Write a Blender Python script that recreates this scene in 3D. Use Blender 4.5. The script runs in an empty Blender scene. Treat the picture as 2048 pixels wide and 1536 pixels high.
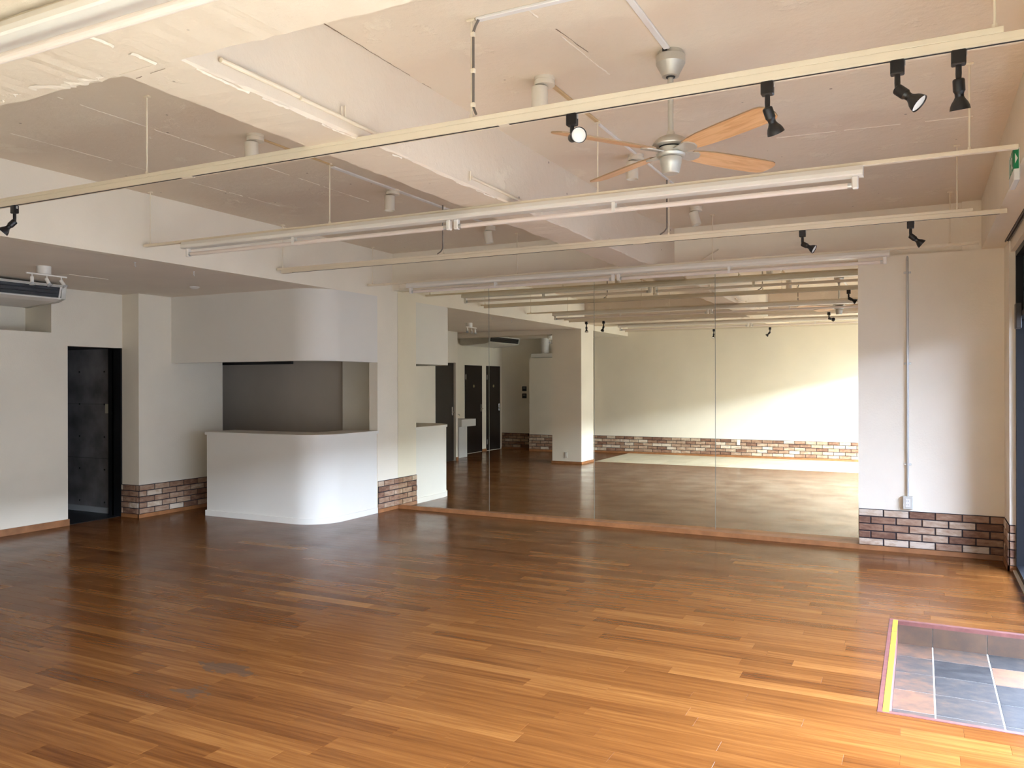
import bpy, bmesh, math, random
from mathutils import Vector, Matrix
random.seed(7)
S = bpy.context.scene
COL = S.collection

# ------------------------------------------------------------------ camera, sky, sun, exposure
F_PX, YAW, ROLL, EYE = 1621.16, math.radians(26.776), math.radians(-0.1277), 1.65
cam_d = bpy.data.cameras.new('camera'); cam = bpy.data.objects.new('camera', cam_d); COL.objects.link(cam)
cam_d.sensor_fit = 'HORIZONTAL'; cam_d.sensor_width = 36.0; cam_d.lens = F_PX / 2048 * 36.0
cam_d.clip_start = 0.05; cam_d.clip_end = 300
fw = Vector((-math.sin(YAW), math.cos(YAW), 0)); rt = Vector((math.cos(YAW), math.sin(YAW), 0)); up = Vector((0, 0, 1))
r2 = rt * math.cos(ROLL) + up * math.sin(ROLL); u2 = -rt * math.sin(ROLL) + up * math.cos(ROLL)
M = Matrix((r2, u2, -fw)).transposed().to_4x4(); M.translation = (0, 0, EYE); cam.matrix_world = M
S.camera = cam
S.view_settings.view_transform = 'Standard'; S.view_settings.look = 'None'
S.view_settings.gamma = 1; S.view_settings.use_curve_mapping = False
S.view_settings.exposure = 3.0
# the room is lit almost wholly by bounced daylight: let the path tracer learn where it comes from
S.cycles.use_guiding = True; S.cycles.use_surface_guiding = True; S.cycles.surface_guiding_probability = .7
S.cycles.guiding_training_samples = 64; S.cycles.use_adaptive_sampling = False; S.cycles.blur_glossy = .6
w = bpy.data.worlds.new('sky'); S.world = w; w.use_nodes = True
nt = w.node_tree; nt.nodes.clear()
wo = nt.nodes.new('ShaderNodeOutputWorld'); bg = nt.nodes.new('ShaderNodeBackground')
sky = nt.nodes.new('ShaderNodeTexSky'); sky.sky_type = 'NISHITA'; sky.sun_disc = False
sky.sun_elevation = math.radians(48); sky.sun_rotation = math.radians(60); sky.dust_density = 3.0; sky.air_density = 1.0
haze = nt.nodes.new('ShaderNodeMix'); haze.data_type = 'RGBA'; haze.inputs[0].default_value = 0.75
haze.inputs[7].default_value = (20.8, 24.2, 30.5, 1)
nt.links.new(sky.outputs[0], haze.inputs[6]); nt.links.new(haze.outputs[2], bg.inputs[0])
bg.inputs[1].default_value = 1.0; nt.links.new(bg.outputs[0], wo.inputs[0])
# portal over the shop front: guides sky sampling, gives no light of its own
pd = bpy.data.lights.new('sky_portal', 'AREA'); pd.shape = 'RECTANGLE'; pd.size = 9.0; pd.size_y = 2.95
pd.cycles.is_portal = True
po = bpy.data.objects.new('sky_portal', pd); COL.objects.link(po); po.location = (.96, 3.9, 1.33)
po.rotation_euler = Matrix(((0, 0, 1), (1, 0, 0), (0, 1, 0))).to_euler()

# ------------------------------------------------------------------ materials
def lin(c):
    return tuple(((v / 255) / 12.92 if v / 255 <= .04045 else ((v / 255 + .055) / 1.055) ** 2.4) for v in c)
def mat(name, col, rough=.6, metal=0., spec=.5, noise=0., nscale=6., bump=0., bscale=40., coat=0.):
    m = bpy.data.materials.new(name); m.use_nodes = True; t = m.node_tree; b = t.nodes['Principled BSDF']
    b.inputs['Base Color'].default_value = (*col, 1); b.inputs['Roughness'].default_value = rough
    b.inputs['Metallic'].default_value = metal; b.inputs['Specular IOR Level'].default_value = spec
    b.inputs['Coat Weight'].default_value = coat
    geo = t.nodes.new('ShaderNodeNewGeometry')
    if noise:
        n = t.nodes.new('ShaderNodeTexNoise'); n.inputs['Scale'].default_value = nscale; n.inputs['Detail'].default_value = 5
        t.links.new(geo.outputs['Position'], n.inputs['Vector'])
        mr = t.nodes.new('ShaderNodeMapRange'); mr.inputs[1].default_value = .3; mr.inputs[2].default_value = .7
        mr.inputs[3].default_value = 1 - noise; mr.inputs[4].default_value = 1 + noise * .5
        t.links.new(n.outputs[0], mr.inputs[0])
        mx = t.nodes.new('ShaderNodeMix'); mx.data_type = 'RGBA'; mx.blend_type = 'MULTIPLY'; mx.inputs[0].default_value = 1
        mx.inputs[6].default_value = (*col, 1); t.links.new(mr.outputs[0], mx.inputs[7])
        t.links.new(mx.outputs[2], b.inputs['Base Color'])
    if bump:
        n = t.nodes.new('ShaderNodeTexNoise'); n.inputs['Scale'].default_value = bscale; n.inputs['Detail'].default_value = 4
        t.links.new(geo.outputs['Position'], n.inputs['Vector'])
        bp = t.nodes.new('ShaderNodeBump'); bp.inputs['Strength'].default_value = bump; bp.inputs['Distance'].default_value = .01
        t.links.new(n.outputs[0], bp.inputs['Height']); t.links.new(bp.outputs[0], b.inputs['Normal'])
    return m

def concrete(name, col):
    """old painted concrete: blotches, filler patches, pits and hairline board marks"""
    m = mat(name, col, .85, spec=.2); t = m.node_tree; b = t.nodes['Principled BSDF']; L = t.links.new
    geo = t.nodes.new('ShaderNodeNewGeometry')
    def nz(scale, det=6, rgh=.55, lo=.3, hi=.7, a=0., c=1.):
        n = t.nodes.new('ShaderNodeTexNoise'); n.inputs['Scale'].default_value = scale; n.inputs['Detail'].default_value = det
        n.inputs['Roughness'].default_value = rgh; L(geo.outputs['Position'], n.inputs['Vector'])
        r = t.nodes.new('ShaderNodeMapRange'); r.inputs[1].default_value = lo; r.inputs[2].default_value = hi
        r.inputs[3].default_value = a; r.inputs[4].default_value = c; L(n.outputs[0], r.inputs[0]); return r.outputs[0]
    def mix(f, A, B, bt='MIX'):
        x = t.nodes.new('ShaderNodeMix'); x.data_type = 'RGBA'; x.blend_type = bt
        for sock, v in ((0, f), (6, A), (7, B)):
            if hasattr(v, 'links'): L(v, x.inputs[sock])
            else: x.inputs[sock].default_value = v
        return x.outputs[2]
    blotch = nz(1.1, 6, .6, .3, .7, 0, .35)
    c0 = mix(blotch, (*col, 1), (col[0] * .93, col[1] * .86, col[2] * .80, 1))
    patch = nz(2.6, 8, .62, .60, .66, 0, .8)
    c1 = mix(patch, c0, (min(1, col[0] * 1.06), min(1, col[1] * 1.08), min(1, col[2] * 1.08), 1))
    v = t.nodes.new('ShaderNodeTexVoronoi'); v.inputs['Scale'].default_value = 4.2; L(geo.outputs['Position'], v.inputs['Vector'])
    pit = t.nodes.new('ShaderNodeMapRange'); pit.inputs[1].default_value = .026; pit.inputs[2].default_value = .045
    pit.inputs[3].default_value = .75; pit.inputs[4].default_value = 0; L(v.outputs['Distance'], pit.inputs[0])
    c2 = mix(pit.outputs[0], c1, (.16, .11, .07, 1))
    L(c2, b.inputs['Base Color'])
    h = nz(9, 8, .65, .2, .8, 0, 1)
    hs = t.nodes.new('ShaderNodeMath'); hs.operation = 'ADD'; L(h, hs.inputs[0]); L(patch, hs.inputs[1])
    bp = t.nodes.new('ShaderNodeBump'); bp.inputs['Strength'].default_value = .4; bp.inputs['Distance'].default_value = .011
    L(hs.outputs[0], bp.inputs['Height']); L(bp.outputs[0], b.inputs['Normal'])
    return m

def wood_floor():
    m = bpy.data.materials.new('plank_wood'); m.use_nodes = True; t = m.node_tree; b = t.nodes['Principled BSDF']; L = t.links.new
    geo = t.nodes.new('ShaderNodeNewGeometry'); at = t.nodes.new('ShaderNodeAttribute'); at.attribute_name = 'tone'
    sep = t.nodes.new('ShaderNodeSeparateXYZ'); L(geo.outputs['Position'], sep.inputs[0])
    off = t.nodes.new('ShaderNodeMath'); off.operation = 'MULTIPLY'; off.inputs[1].default_value = 57.0; L(at.outputs['Fac'], off.inputs[0])
    cmb = t.nodes.new('ShaderNodeCombineXYZ')
    ax = t.nodes.new('ShaderNodeMath'); ax.operation = 'MULTIPLY_ADD'; ax.inputs[1].default_value = 1.3; L(sep.outputs[0], ax.inputs[0]); L(off.outputs[0], ax.inputs[2])
    ay = t.nodes.new('ShaderNodeMath'); ay.operation = 'MULTIPLY'; ay.inputs[1].default_value = 26.; L(sep.outputs[1], ay.inputs[0])
    L(ax.outputs[0], cmb.inputs[0]); L(ay.outputs[0], cmb.inputs[1]); L(off.outputs[0], cmb.inputs[2])
    g = t.nodes.new('ShaderNodeTexNoise'); g.inputs['Scale'].default_value = 1.6; g.inputs['Detail'].default_value = 7; g.inputs['Roughness'].default_value = .6
    L(cmb.outputs[0], g.inputs['Vector'])
    ramp = t.nodes.new('ShaderNodeValToRGB')
    e = ramp.color_ramp.elements
    e[0].position = 0; e[0].color = (.044, .0125, .0034, 1); e[1].position = 1; e[1].color = (.30, .138, .042, 1)
    for p, c in ((.22, (.075, .0228, .0055, 1)), (.55, (.148, .053, .0130, 1)), (.8, (.222, .091, .0235, 1))):
        x = e.new(p); x.color = c
    gr = t.nodes.new('ShaderNodeMapRange'); gr.inputs[1].default_value = .3; gr.inputs[2].default_value = .7; gr.inputs[3].default_value = -.16; gr.inputs[4].default_value = .16
    L(g.outputs[0], gr.inputs[0])
    ad = t.nodes.new('ShaderNodeMath'); ad.operation = 'ADD'; ad.use_clamp = True; L(at.outputs['Fac'], ad.inputs[0]); L(gr.outputs[0], ad.inputs[1])
    L(ad.outputs[0], ramp.inputs[0])
    # the worn black scuff in the varnish
    def scuff(cx, cy, rx, ry, thr):
        d = t.nodes.new('ShaderNodeVectorMath'); d.operation = 'SUBTRACT'; d.inputs[1].default_value = (cx, cy, 0); L(geo.outputs['Position'], d.inputs[0])
        s = t.nodes.new('ShaderNodeVectorMath'); s.operation = 'DIVIDE'; s.inputs[1].default_value = (rx, ry, 1); L(d.outputs[0], s.inputs[0])
        ln = t.nodes.new('ShaderNodeVectorMath'); ln.operation = 'LENGTH'; L(s.outputs[0], ln.inputs[0])
        n = t.nodes.new('ShaderNodeTexNoise'); n.inputs['Scale'].default_value = 9; n.inputs['Detail'].default_value = 7; n.inputs['Roughness'].default_value = .65
        st = t.nodes.new('ShaderNodeVectorMath'); st.operation = 'MULTIPLY'; st.inputs[1].default_value = (.8, 1.5, 1); L(geo.outputs['Position'], st.inputs[0]); L(st.outputs[0], n.inputs['Vector'])
        a = t.nodes.new('ShaderNodeMath'); a.operation = 'MULTIPLY_ADD'; a.inputs[1].default_value = 2.6; L(n.outputs[0], a.inputs[0])
        neg = t.nodes.new('ShaderNodeMath'); neg.operation = 'MULTIPLY'; neg.inputs[1].default_value = -1; L(ln.outputs['Value'], neg.inputs[0]); L(neg.outputs[0], a.inputs[2])
        r = t.nodes.new('ShaderNodeMapRange'); r.inputs[1].default_value = thr; r.inputs[2].default_value = thr + .08; L(a.outputs[0], r.inputs[0])
        return r.outputs[0]
    s1 = scuff(-3.62, 3.46, .26, .13, .66); s2 = scuff(-3.50, 3.12, .26, .20, .98)
    mxm = t.nodes.new('ShaderNodeMath'); mxm.operation = 'MAXIMUM'; L(s1, mxm.inputs[0]); L(s2, mxm.inputs[1])
    sc_ = t.nodes.new('ShaderNodeMath'); sc_.operation = 'MULTIPLY'; sc_.inputs[1].default_value = .68; L(mxm.outputs[0], sc_.inputs[0])
    mx = t.nodes.new('ShaderNodeMix'); mx.data_type = 'RGBA'; L(sc_.outputs[0], mx.inputs[0]); L(ramp.outputs[0], mx.inputs[6]); mx.inputs[7].default_value = (.075, .045, .028, 1)
    L(mx.outputs[2], b.inputs['Base Color'])
    rn = t.nodes.new('ShaderNodeTexNoise'); rn.inputs['Scale'].default_value = 2.2; rn.inputs['Detail'].default_value = 5; L(geo.outputs['Position'], rn.inputs['Vector'])
    rr = t.nodes.new('ShaderNodeMapRange'); rr.inputs[1].default_value = .3; rr.inputs[2].default_value = .7; rr.inputs[3].default_value = .15; rr.inputs[4].default_value = .27
    L(rn.outputs[0], rr.inputs[0]); L(rr.outputs[0], b.inputs['Roughness'])
    b.inputs['Specular IOR Level'].default_value = .12
    return m

def varied(name, stops, rough=.8, scale=(8, 8, 30), amt=.25, bump=.3, attr=None):
    """colour picked per object, plus mottling: bricks and tiles"""
    m = bpy.data.materials.new(name); m.use_nodes = True; t = m.node_tree; b = t.nodes['Principled BSDF']; L = t.links.new
    oi = t.nodes.new('ShaderNodeObjectInfo'); geo = t.nodes.new('ShaderNodeNewGeometry')
    n = t.nodes.new('ShaderNodeTexNoise'); n.inputs['Scale'].default_value = 1; n.inputs['Detail'].default_value = 6; n.inputs['Roughness'].default_value = .65
    mv = t.nodes.new('ShaderNodeVectorMath'); mv.operation = 'MULTIPLY'; mv.inputs[1].default_value = scale
    L(geo.outputs['Position'], mv.inputs[0]); L(mv.outputs[0], n.inputs['Vector'])
    r = t.nodes.new('ShaderNodeMapRange'); r.inputs[1].default_value = .3; r.inputs[2].default_value = .7; r.inputs[3].default_value = -amt; r.inputs[4].default_value = amt
    L(n.outputs[0], r.inputs[0])
    if attr: oi = t.nodes.new('ShaderNodeAttribute'); oi.attribute_name = attr
    a = t.nodes.new('ShaderNodeMath'); a.operation = 'ADD'; a.use_clamp = True; L(oi.outputs['Fac' if attr else 'Random'], a.inputs[0]); L(r.outputs[0], a.inputs[1])
    ramp = t.nodes.new('ShaderNodeValToRGB'); e = ramp.color_ramp.elements
    e[0].position = stops[0][0]; e[0].color = (*stops[0][1], 1); e[1].position = stops[-1][0]; e[1].color = (*stops[-1][1], 1)
    for p, c in stops[1:-1]:
        x = e.new(p); x.color = (*c, 1)
    L(a.outputs[0], ramp.inputs[0]); L(ramp.outputs[0], b.inputs['Base Color'])
    b.inputs['Roughness'].default_value = rough; b.inputs['Specular IOR Level'].default_value = .3
    bp = t.nodes.new('ShaderNodeBump'); bp.inputs['Strength'].default_value = bump; bp.inputs['Distance'].default_value = .004
    L(n.outputs[0], bp.inputs['Height']); L(bp.outputs[0], b.inputs['Normal'])
    return m

def glass_mat(name, tint):
    m = bpy.data.materials.new(name); m.use_nodes = True; t = m.node_tree; t.nodes.clear()
    o = t.nodes.new('ShaderNodeOutputMaterial'); mx = t.nodes.new('ShaderNodeMixShader'); tr = t.nodes.new('ShaderNodeBsdfTransparent')
    tr.inputs[0].default_value = (*tint, 1)
    gl = t.nodes.new('ShaderNodeBsdfGlossy'); gl.inputs['Roughness'].default_value = .02
    fr = t.nodes.new('ShaderNodeFresnel'); fr.inputs[0].default_value = 1.45
    gg = t.nodes.new('ShaderNodeNewGeometry'); sb_ = t.nodes.new('ShaderNodeMath'); sb_.operation = 'SUBTRACT'; sb_.inputs[0].default_value = 1
    ml_ = t.nodes.new('ShaderNodeMath'); ml_.operation = 'MULTIPLY'
    t.links.new(gg.outputs['Backfacing'], sb_.inputs[1]); t.links.new(sb_.outputs[0], ml_.inputs[0]); t.links.new(fr.outputs[0], ml_.inputs[1])
    t.links.new(ml_.outputs[0], mx.inputs[0]); t.links.new(tr.outputs[0], mx.inputs[1]); t.links.new(gl.outputs[0], mx.inputs[2]); t.links.new(mx.outputs[0], o.inputs[0])
    return m

WALL = mat('wall_plaster', (.89, .80, .65), .8, spec=.25, noise=.05, nscale=1.3, bump=.12, bscale=60)
WHITE = mat('white_board', (.82, .77, .685), .55, spec=.35, noise=.02, nscale=2)
LOWC = mat('low_ceiling_paint', (.87, .775, .645), .85, spec=.2, noise=.04, nscale=2, bump=.08, bscale=70)
CONC = concrete('painted_concrete', (.79, .685, .545))
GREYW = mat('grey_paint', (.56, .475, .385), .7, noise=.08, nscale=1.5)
DARKCONC = mat('dark_board_formed_concrete', (.25, .23, .225), .6, noise=.5, nscale=3, bump=.1)
BLACK = mat('black_paint', (.010, .010, .011), .45)
BLACKDOOR = mat('black_brown_door', (.016, .011, .009), .4, noise=.2, nscale=4)
PLASTIC_BLACK = mat('black_plastic', (.012, .011, .011), .4, spec=.5)
PANELBLACK = mat('black_steel_panel', (.008, .009, .011), .45, spec=.3)
CREAM = mat('cream_painted_steel', (.80, .69, .52), .45, noise=.03, nscale=5)
LAMPWHITE = mat('lamp_white', (.84, .79, .71), .35)
GLOSSW = mat('gloss_white_reflector', (.84, .79, .70), .38, spec=.5)
TUBE = mat('tube_glass', (.84, .73, .64), .3, spec=.4)
CYL = mat('cylinder_lamp_paint', (.72, .655, .54), .5)
SILVER = mat('brushed_silver_paint', (.56, .53, .46), .40, metal=.45, noise=.05, nscale=30)
STEEL = mat('zinc_pipe', (.62, .62, .60), .35, metal=.7)
CHROME = mat('chrome', (.8, .8, .8), .18, metal=1.)
DARKG = mat('dark_slot', (.018, .015, .013), .7)
CABLE = mat('grey_brown_cable', (.17, .14, .115), .6)
DUCTW = mat('white_cable_duct', (.80, .77, .73), .45)
OCHRE = mat('ochre_cable_duct', (.62, .43, .22), .5)
BASEW = mat('baseboard_wood', (.36, .15, .055), .45, noise=.25, nscale=9)
MIRROR = mat('mirror_silver', (.92, .90, .785), .0, metal=1.)
MIRROREDGE = mat('mirror_edge', (.26, .27, .23), .15)
JOINT = mat('brick_mortar', (.030, .022, .026), .9)
GROUT = mat('tile_grout', (.48, .47, .45), .85)
PITWOOD = mat('red_brown_edging', (.17, .06, .05), .5, noise=.3, nscale=20)
YELLOW = mat('yellow_tape', (.50, .34, .02), .55, noise=.2, nscale=30)
BEIGE = varied('beige_tile', [(0, (.56, .49, .35)), (1, (.68, .61, .45))], .5, (3, 3, 3), .3, .05)
FLOORW = wood_floor()
BRICK = varied('brick_slip', [(0, (.185, .092, .058)), (.3, (.32, .18, .112)), (.6, (.43, .28, .185)), (.85, (.56, .42, .30)), (1, (.66, .54, .42))], .85, (10, 10, 26), .28, .5)
SLATE = varied('slate_tile', [(0, (.022, .0225, .024)), (.3, (.042, .041, .041)), (.55, (.075, .060, .050)), (.75, (.12, .074, .050)), (1, (.18, .095, .056))], .5, (11, 14, 9), .26, .25, 'tone')
RISER = varied('riser_tile', [(0, (.045, .04, .037)), (.5, (.08, .052, .037)), (1, (.115, .07, .043))], .5, (10, 10, 10), .3, .25)
GLASS = glass_mat('window_glass', (.95, .97, .965))
LIGHT_CUT = glass_mat('light_cut_tinted_glass', (.76, .77, .79))  # tint added so daylight does not burn out the sunken entrance
LIGHT_CUT_SMOKED = glass_mat('light_cut_smoked_glass', (.52, .535, .565))      # tint added to dim the end wall; two faces: about a third gets through
BLADE = mat('light_oak_laminate', (.68, .40, .20), .45)
def grain(m, col2, sc):
    t = m.node_tree; b = t.nodes['Principled BSDF']; L = t.links.new
    tc = t.nodes.new('ShaderNodeTexCoord'); mp = t.nodes.new('ShaderNodeMapping'); mp.inputs['Scale'].default_value = sc; L(tc.outputs['Object'], mp.inputs[0])
    n = t.nodes.new('ShaderNodeTexNoise'); n.inputs['Scale'].default_value = 1; n.inputs['Detail'].default_value = 6; n.inputs['Distortion'].default_value = .8; L(mp.outputs[0], n.inputs['Vector'])
    r = t.nodes.new('ShaderNodeMapRange'); r.inputs[1].default_value = .42; r.inputs[2].default_value = .62; L(n.outputs[0], r.inputs[0])
    x = t.nodes.new('ShaderNodeMix'); x.data_type = 'RGBA'; L(r.outputs[0], x.inputs[0]); x.inputs[6].default_value = b.inputs['Base Color'].default_value; x.inputs[7].default_value = (*col2, 1)
    L(x.outputs[2], b.inputs['Base Color'])
grain(BLADE, (.55, .29, .125), (4, 40, 40))
BLADEDGE = mat('blade_edge', (.34, .22, .12), .5)
GREEN = mat('exit_green', (.0, .22, .08), .4)
SIGNW = mat('sign_white', (.80, .80, .76), .4)
PAVE = mat('asphalt_pavement', (.022, .0215, .021), .9, noise=.15, nscale=.6)

# ------------------------------------------------------------------ mesh helpers
ORG = {}
class MB:
    def __init__(s): s.v = []; s.f = []; s.smooth = []
    def add(s, vs, fs, sm=False):
        o = len(s.v); s.v += [Vector(p) for p in vs]; s.f += [[i + o for i in f] for f in fs]; s.smooth += [sm] * len(fs); return s
    def box(s, x0, x1, y0, y1, z0, z1):
        x0, x1 = sorted((x0, x1)); y0, y1 = sorted((y0, y1)); z0, z1 = sorted((z0, z1))
        return s.add([(x0, y0, z0), (x1, y0, z0), (x1, y1, z0), (x0, y1, z0), (x0, y0, z1), (x1, y0, z1), (x1, y1, z1), (x0, y1, z1)],
                     [(0, 3, 2, 1), (4, 5, 6, 7), (0, 1, 5, 4), (1, 2, 6, 5), (2, 3, 7, 6), (3, 0, 4, 7)])
    def cbox(s, x0, x1, y0, y1, z0, z1, c=.004):
        bm = bmesh.new(); r = bmesh.ops.create_cube(bm, size=1)
        for v in bm.verts:
            v.co = Vector(((x0 + x1) / 2 + v.co.x * abs(x1 - x0), (y0 + y1) / 2 + v.co.y * abs(y1 - y0), (z0 + z1) / 2 + v.co.z * abs(z1 - z0)))
        bmesh.ops.bevel(bm, geom=list(bm.edges), offset=c, segments=1, affect='EDGES')
        bm.verts.index_update(); s.add([v.co.copy() for v in bm.verts], [[v.index for v in f.verts] for f in bm.faces]); bm.free(); return s
    def lathe(s, prof, at, axis=(0, 0, 1), n=24, cap=True):
        """prof: [(r, h)] along axis from at"""
        ax = Vector(axis).normalized(); t = Vector((1, 0, 0)) if abs(ax.x) < .9 else Vector((0, 1, 0))
        a = ax.cross(t).normalized(); b = ax.cross(a); at = Vector(at); o = len(s.v)
        for r, h in prof:
            for k in range(n):
                q = 2 * math.pi * k / n; s.v.append(at + ax * h + (a * math.cos(q) + b * math.sin(q)) * r)
        for i in range(len(prof) - 1):
            for k in range(n):
                s.f.append([o + i * n + k, o + i * n + (k + 1) % n, o + (i + 1) * n + (k + 1) % n, o + (i + 1) * n + k]); s.smooth.append(True)
        if cap:
            s.f.append([o + k for k in range(n)][::-1]); s.smooth.append(False)
            e = o + (len(prof) - 1) * n; s.f.append([e + k for k in range(n)]); s.smooth.append(False)
        return s
    def rod(s, p, q, r, n=10):
        p = Vector(p); q = Vector(q); return s.lathe([(r, 0), (r, (q - p).length)], p, q - p, n)
    def tube(s, pts, r, n=8):
        for a, b in zip(pts, pts[1:]): s.rod(a, b, r, n)
        return s
    def prism(s, poly, z0, z1, sm=False):
        """poly: [(x,y)] counter-clockwise, extruded in z"""
        n = len(poly); o = [(x, y, z0) for x, y in poly] + [(x, y, z1) for x, y in poly]
        k = len(s.v); s.v += [Vector(p) for p in o]
        s.f.append([k + i for i in range(n)][::-1]); s.f.append([k + n + i for i in range(n)]); s.smooth += [False, False]
        for i in range(n):
            s.f.append([k + i, k + (i + 1) % n, k + n + (i + 1) % n, k + n + i]); s.smooth.append(sm)
        return s
    def xprofile(s, poly, x0, x1):
        """poly: [(y,z)] extruded along x"""
        n = len(poly); k = len(s.v); s.v += [Vector((x0, y, z)) for y, z in poly] + [Vector((x1, y, z)) for y, z in poly]
        s.f += [[k + i for i in range(n)], [k + n + i for i in range(n)][::-1]]; s.smooth += [False] * 2
        for i in range(n):
            s.f.append([k + (i + 1) % n, k + i, k + n + i, k + n + (i + 1) % n]); s.smooth.append(False)
        return s
    def yprofile(s, poly, y0, y1):
        n = len(poly); k = len(s.v); s.v += [Vector((x, y0, z)) for x, z in poly] + [Vector((x, y1, z)) for x, z in poly]
        s.f += [[k + i for i in range(n)], [k + n + i for i in range(n)][::-1]]; s.smooth += [False] * 2
        for i in range(n):
            s.f.append([k + (i + 1) % n, k + i, k + n + i, k + n + (i + 1) % n]); s.smooth.append(False)
        return s
    keep = False
    def mesh(s, name, m, org):
        me = bpy.data.meshes.new(name); me.from_pydata([tuple(v - org) for v in s.v], [], s.f)
        if not s.keep:
            bm = bmesh.new(); bm.from_mesh(me); bmesh.ops.recalc_face_normals(bm, faces=bm.faces); bm.to_mesh(me); bm.free()
        for p, sm in zip(me.polygons, s.smooth): p.use_smooth = sm
        me.materials.append(m)
        if any(s.smooth): me.set_sharp_from_angle(angle=math.radians(24))
        return me
    def build(s, name, m, parent=None, org=None):
        if org is None:
            lo = [min(v[i] for v in s.v) for i in range(3)]; hi = [max(v[i] for v in s.v) for i in range(3)]
            org = Vector(((lo[0] + hi[0]) / 2, (lo[1] + hi[1]) / 2, lo[2]))
        org = Vector(org); o = bpy.data.objects.new(name, s.mesh(name, m, org)); place(o, org, parent); return o

def place(o, org, parent=None):
    COL.objects.link(o); ORG[o.name] = Vector(org)
    if parent is not None:
        o.parent = parent; o.location = Vector(org) - ORG[parent.name]
    else: o.location = org
def tag(o, label=None, cat=None, group=None, kind=None):
    if label: o['label'] = label
    if cat: o['category'] = cat
    if group: o['group'] = group
    if kind: o['kind'] = kind
    return o
def thing(name, loc, label, cat, group=None):
    o = bpy.data.objects.new(name, None); o.empty_display_size = .05; place(o, loc); return tag(o, label, cat, group)
def struct(o): o['kind'] = 'structure'; return o

# ------------------------------------------------------------------ room dimensions (metres, camera above the origin)
X0 = -6.22      # bulkhead face / pilaster face
YM = 8.95       # mirror plane
ZC, ZL = 3.37, 2.78
XL, XR = -8.95, .735
YB = -.55
PIT = (-.20, XR, 4.46, 6.26)   # outer edge of the sunken entrance

# ------------------------------------------------------------------ bricks and planks
_bm = {}
def brick_mesh(L, H, D):
    k = (round(L, 4), round(H, 4), round(D, 4))
    if k not in _bm:
        c = .004
        vs = [(-L/2, 0, 0), (L/2, 0, 0), (L/2, 0, H), (-L/2, 0, H), (-L/2, -D + c, 0), (L/2, -D + c, 0), (L/2, -D + c, H), (-L/2, -D + c, H),
              (-L/2 + c, -D, c), (L/2 - c, -D, c), (L/2 - c, -D, H - c), (-L/2 + c, -D, H - c)]
        fs = [(0, 4, 5, 1), (1, 5, 6, 2), (2, 6, 7, 3), (3, 7, 4, 0), (4, 8, 9, 5), (5, 9, 10, 6), (6, 10, 11, 7), (7, 11, 8, 4), (8, 11, 10, 9), (0, 1, 2, 3)]
        me = bpy.data.meshes.new('brick'); me.from_pydata(vs, [], fs)
        bm = bmesh.new(); bm.from_mesh(me); bmesh.ops.recalc_face_normals(bm, faces=bm.faces); bm.to_mesh(me); bm.free()
        me.materials.append(BRICK); _bm[k] = me
    return _bm[k]
def bricks(wall, p0, p1, normal, z0=.046, rows=5, pitch=.0718, L=.2265, joint=.0115, D=.016, shift=0.):
    """brick slips on a wall from p0 to p1 (xy), facing normal; a dark mortar bed behind them"""
    p0 = Vector((*p0, 0)); p1 = Vector((*p1, 0)); d = p1 - p0; W = d.length; d.normalize(); n = Vector((*normal, 0))
    ang = math.atan2(n.x, -n.y)
    bed = MB(); a = p0; b = p1
    q = [a, b, b + n * .007, a + n * .007]
    bed.add([(v.x, v.y, z0) for v in q] + [(v.x, v.y, z0 + rows * pitch) for v in q], [(0, 1, 2, 3), (7, 6, 5, 4), (0, 4, 5, 1), (1, 5, 6, 2), (2, 6, 7, 3), (3, 7, 4, 0)])
    bed.build('mortar_bed', JOINT, wall)
    for r in range(rows):
        x = -(L / 2 if (r % 2) else 0) - shift
        while x < W:
            s, e = max(0, x), min(W, x + L - joint); x += L
            if e - s < .02: continue
            s = round(s, 3); e = round(e, 3)
            o = bpy.data.objects.new('brick', brick_mesh(e - s, pitch - .0105, D + random.choice((-.002, 0, 0, .002))))
            c = p0 + d * ((s + e) / 2); c.z = z0 + (rows - 1 - r) * pitch + .004
            place(o, c, wall); o.rotation_euler = (0, 0, ang)

# ------------------------------------------------------------------ floor
slab = MB().box(-11.2, PIT[0], -.7, 10.7, -.30, -.012).box(PIT[0], XR + .2, -.7, PIT[2], -.30, -.012).box(PIT[0], XR + .2, PIT[3], 10.7, -.30, -.012)
floor = struct(slab.build('floor', DARKG))
PW = .108
cells = []
def lay_row(y0, y1, xlim):
    x = -11.1 + random.random() * .8; xs = [x]
    while True:
        x += random.choice((.45, .6, .8, .9, .9, 1.0, 1.2))
        if x > xlim - .2: break
        xs.append(x)
    xs.append(xlim)
    return [(a, b, y0, y1) for a, b in zip(xs, xs[1:])]
yy = 1.72; row = 0
while yy < YM - .02:
    y1 = min(yy + PW, YM)
    if y1 <= PIT[2] or yy >= PIT[3]: cells += lay_row(yy, y1, XR)
    elif yy < PIT[2] or y1 > PIT[3]:
        k = PIT[2] if yy < PIT[2] else PIT[3]
        r_ = lay_row(yy, y1, PIT[0]); cells += r_
        cells += [(PIT[0], XR, yy, PIT[2])] if yy < PIT[2] else [(PIT[0], XR, PIT[3], y1)]
    else: cells += lay_row(yy, y1, PIT[0])
    yy += PW; row += 1
yy = 1.72 - PW
while yy > -.6:      # the left bay runs on behind the camera
    x = -11.1 + random.random() * .8; xs = [x]
    while x < -6.25: x += random.choice((.6, .9, 1.0)); xs.append(x)
    for a, b in zip(xs, xs[1:]): cells.append((a, min(b, -6.2), yy, yy + PW))
    yy -= PW
def tone():
    return min(.95, max(.2, random.gauss(.52, .088)))
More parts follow.
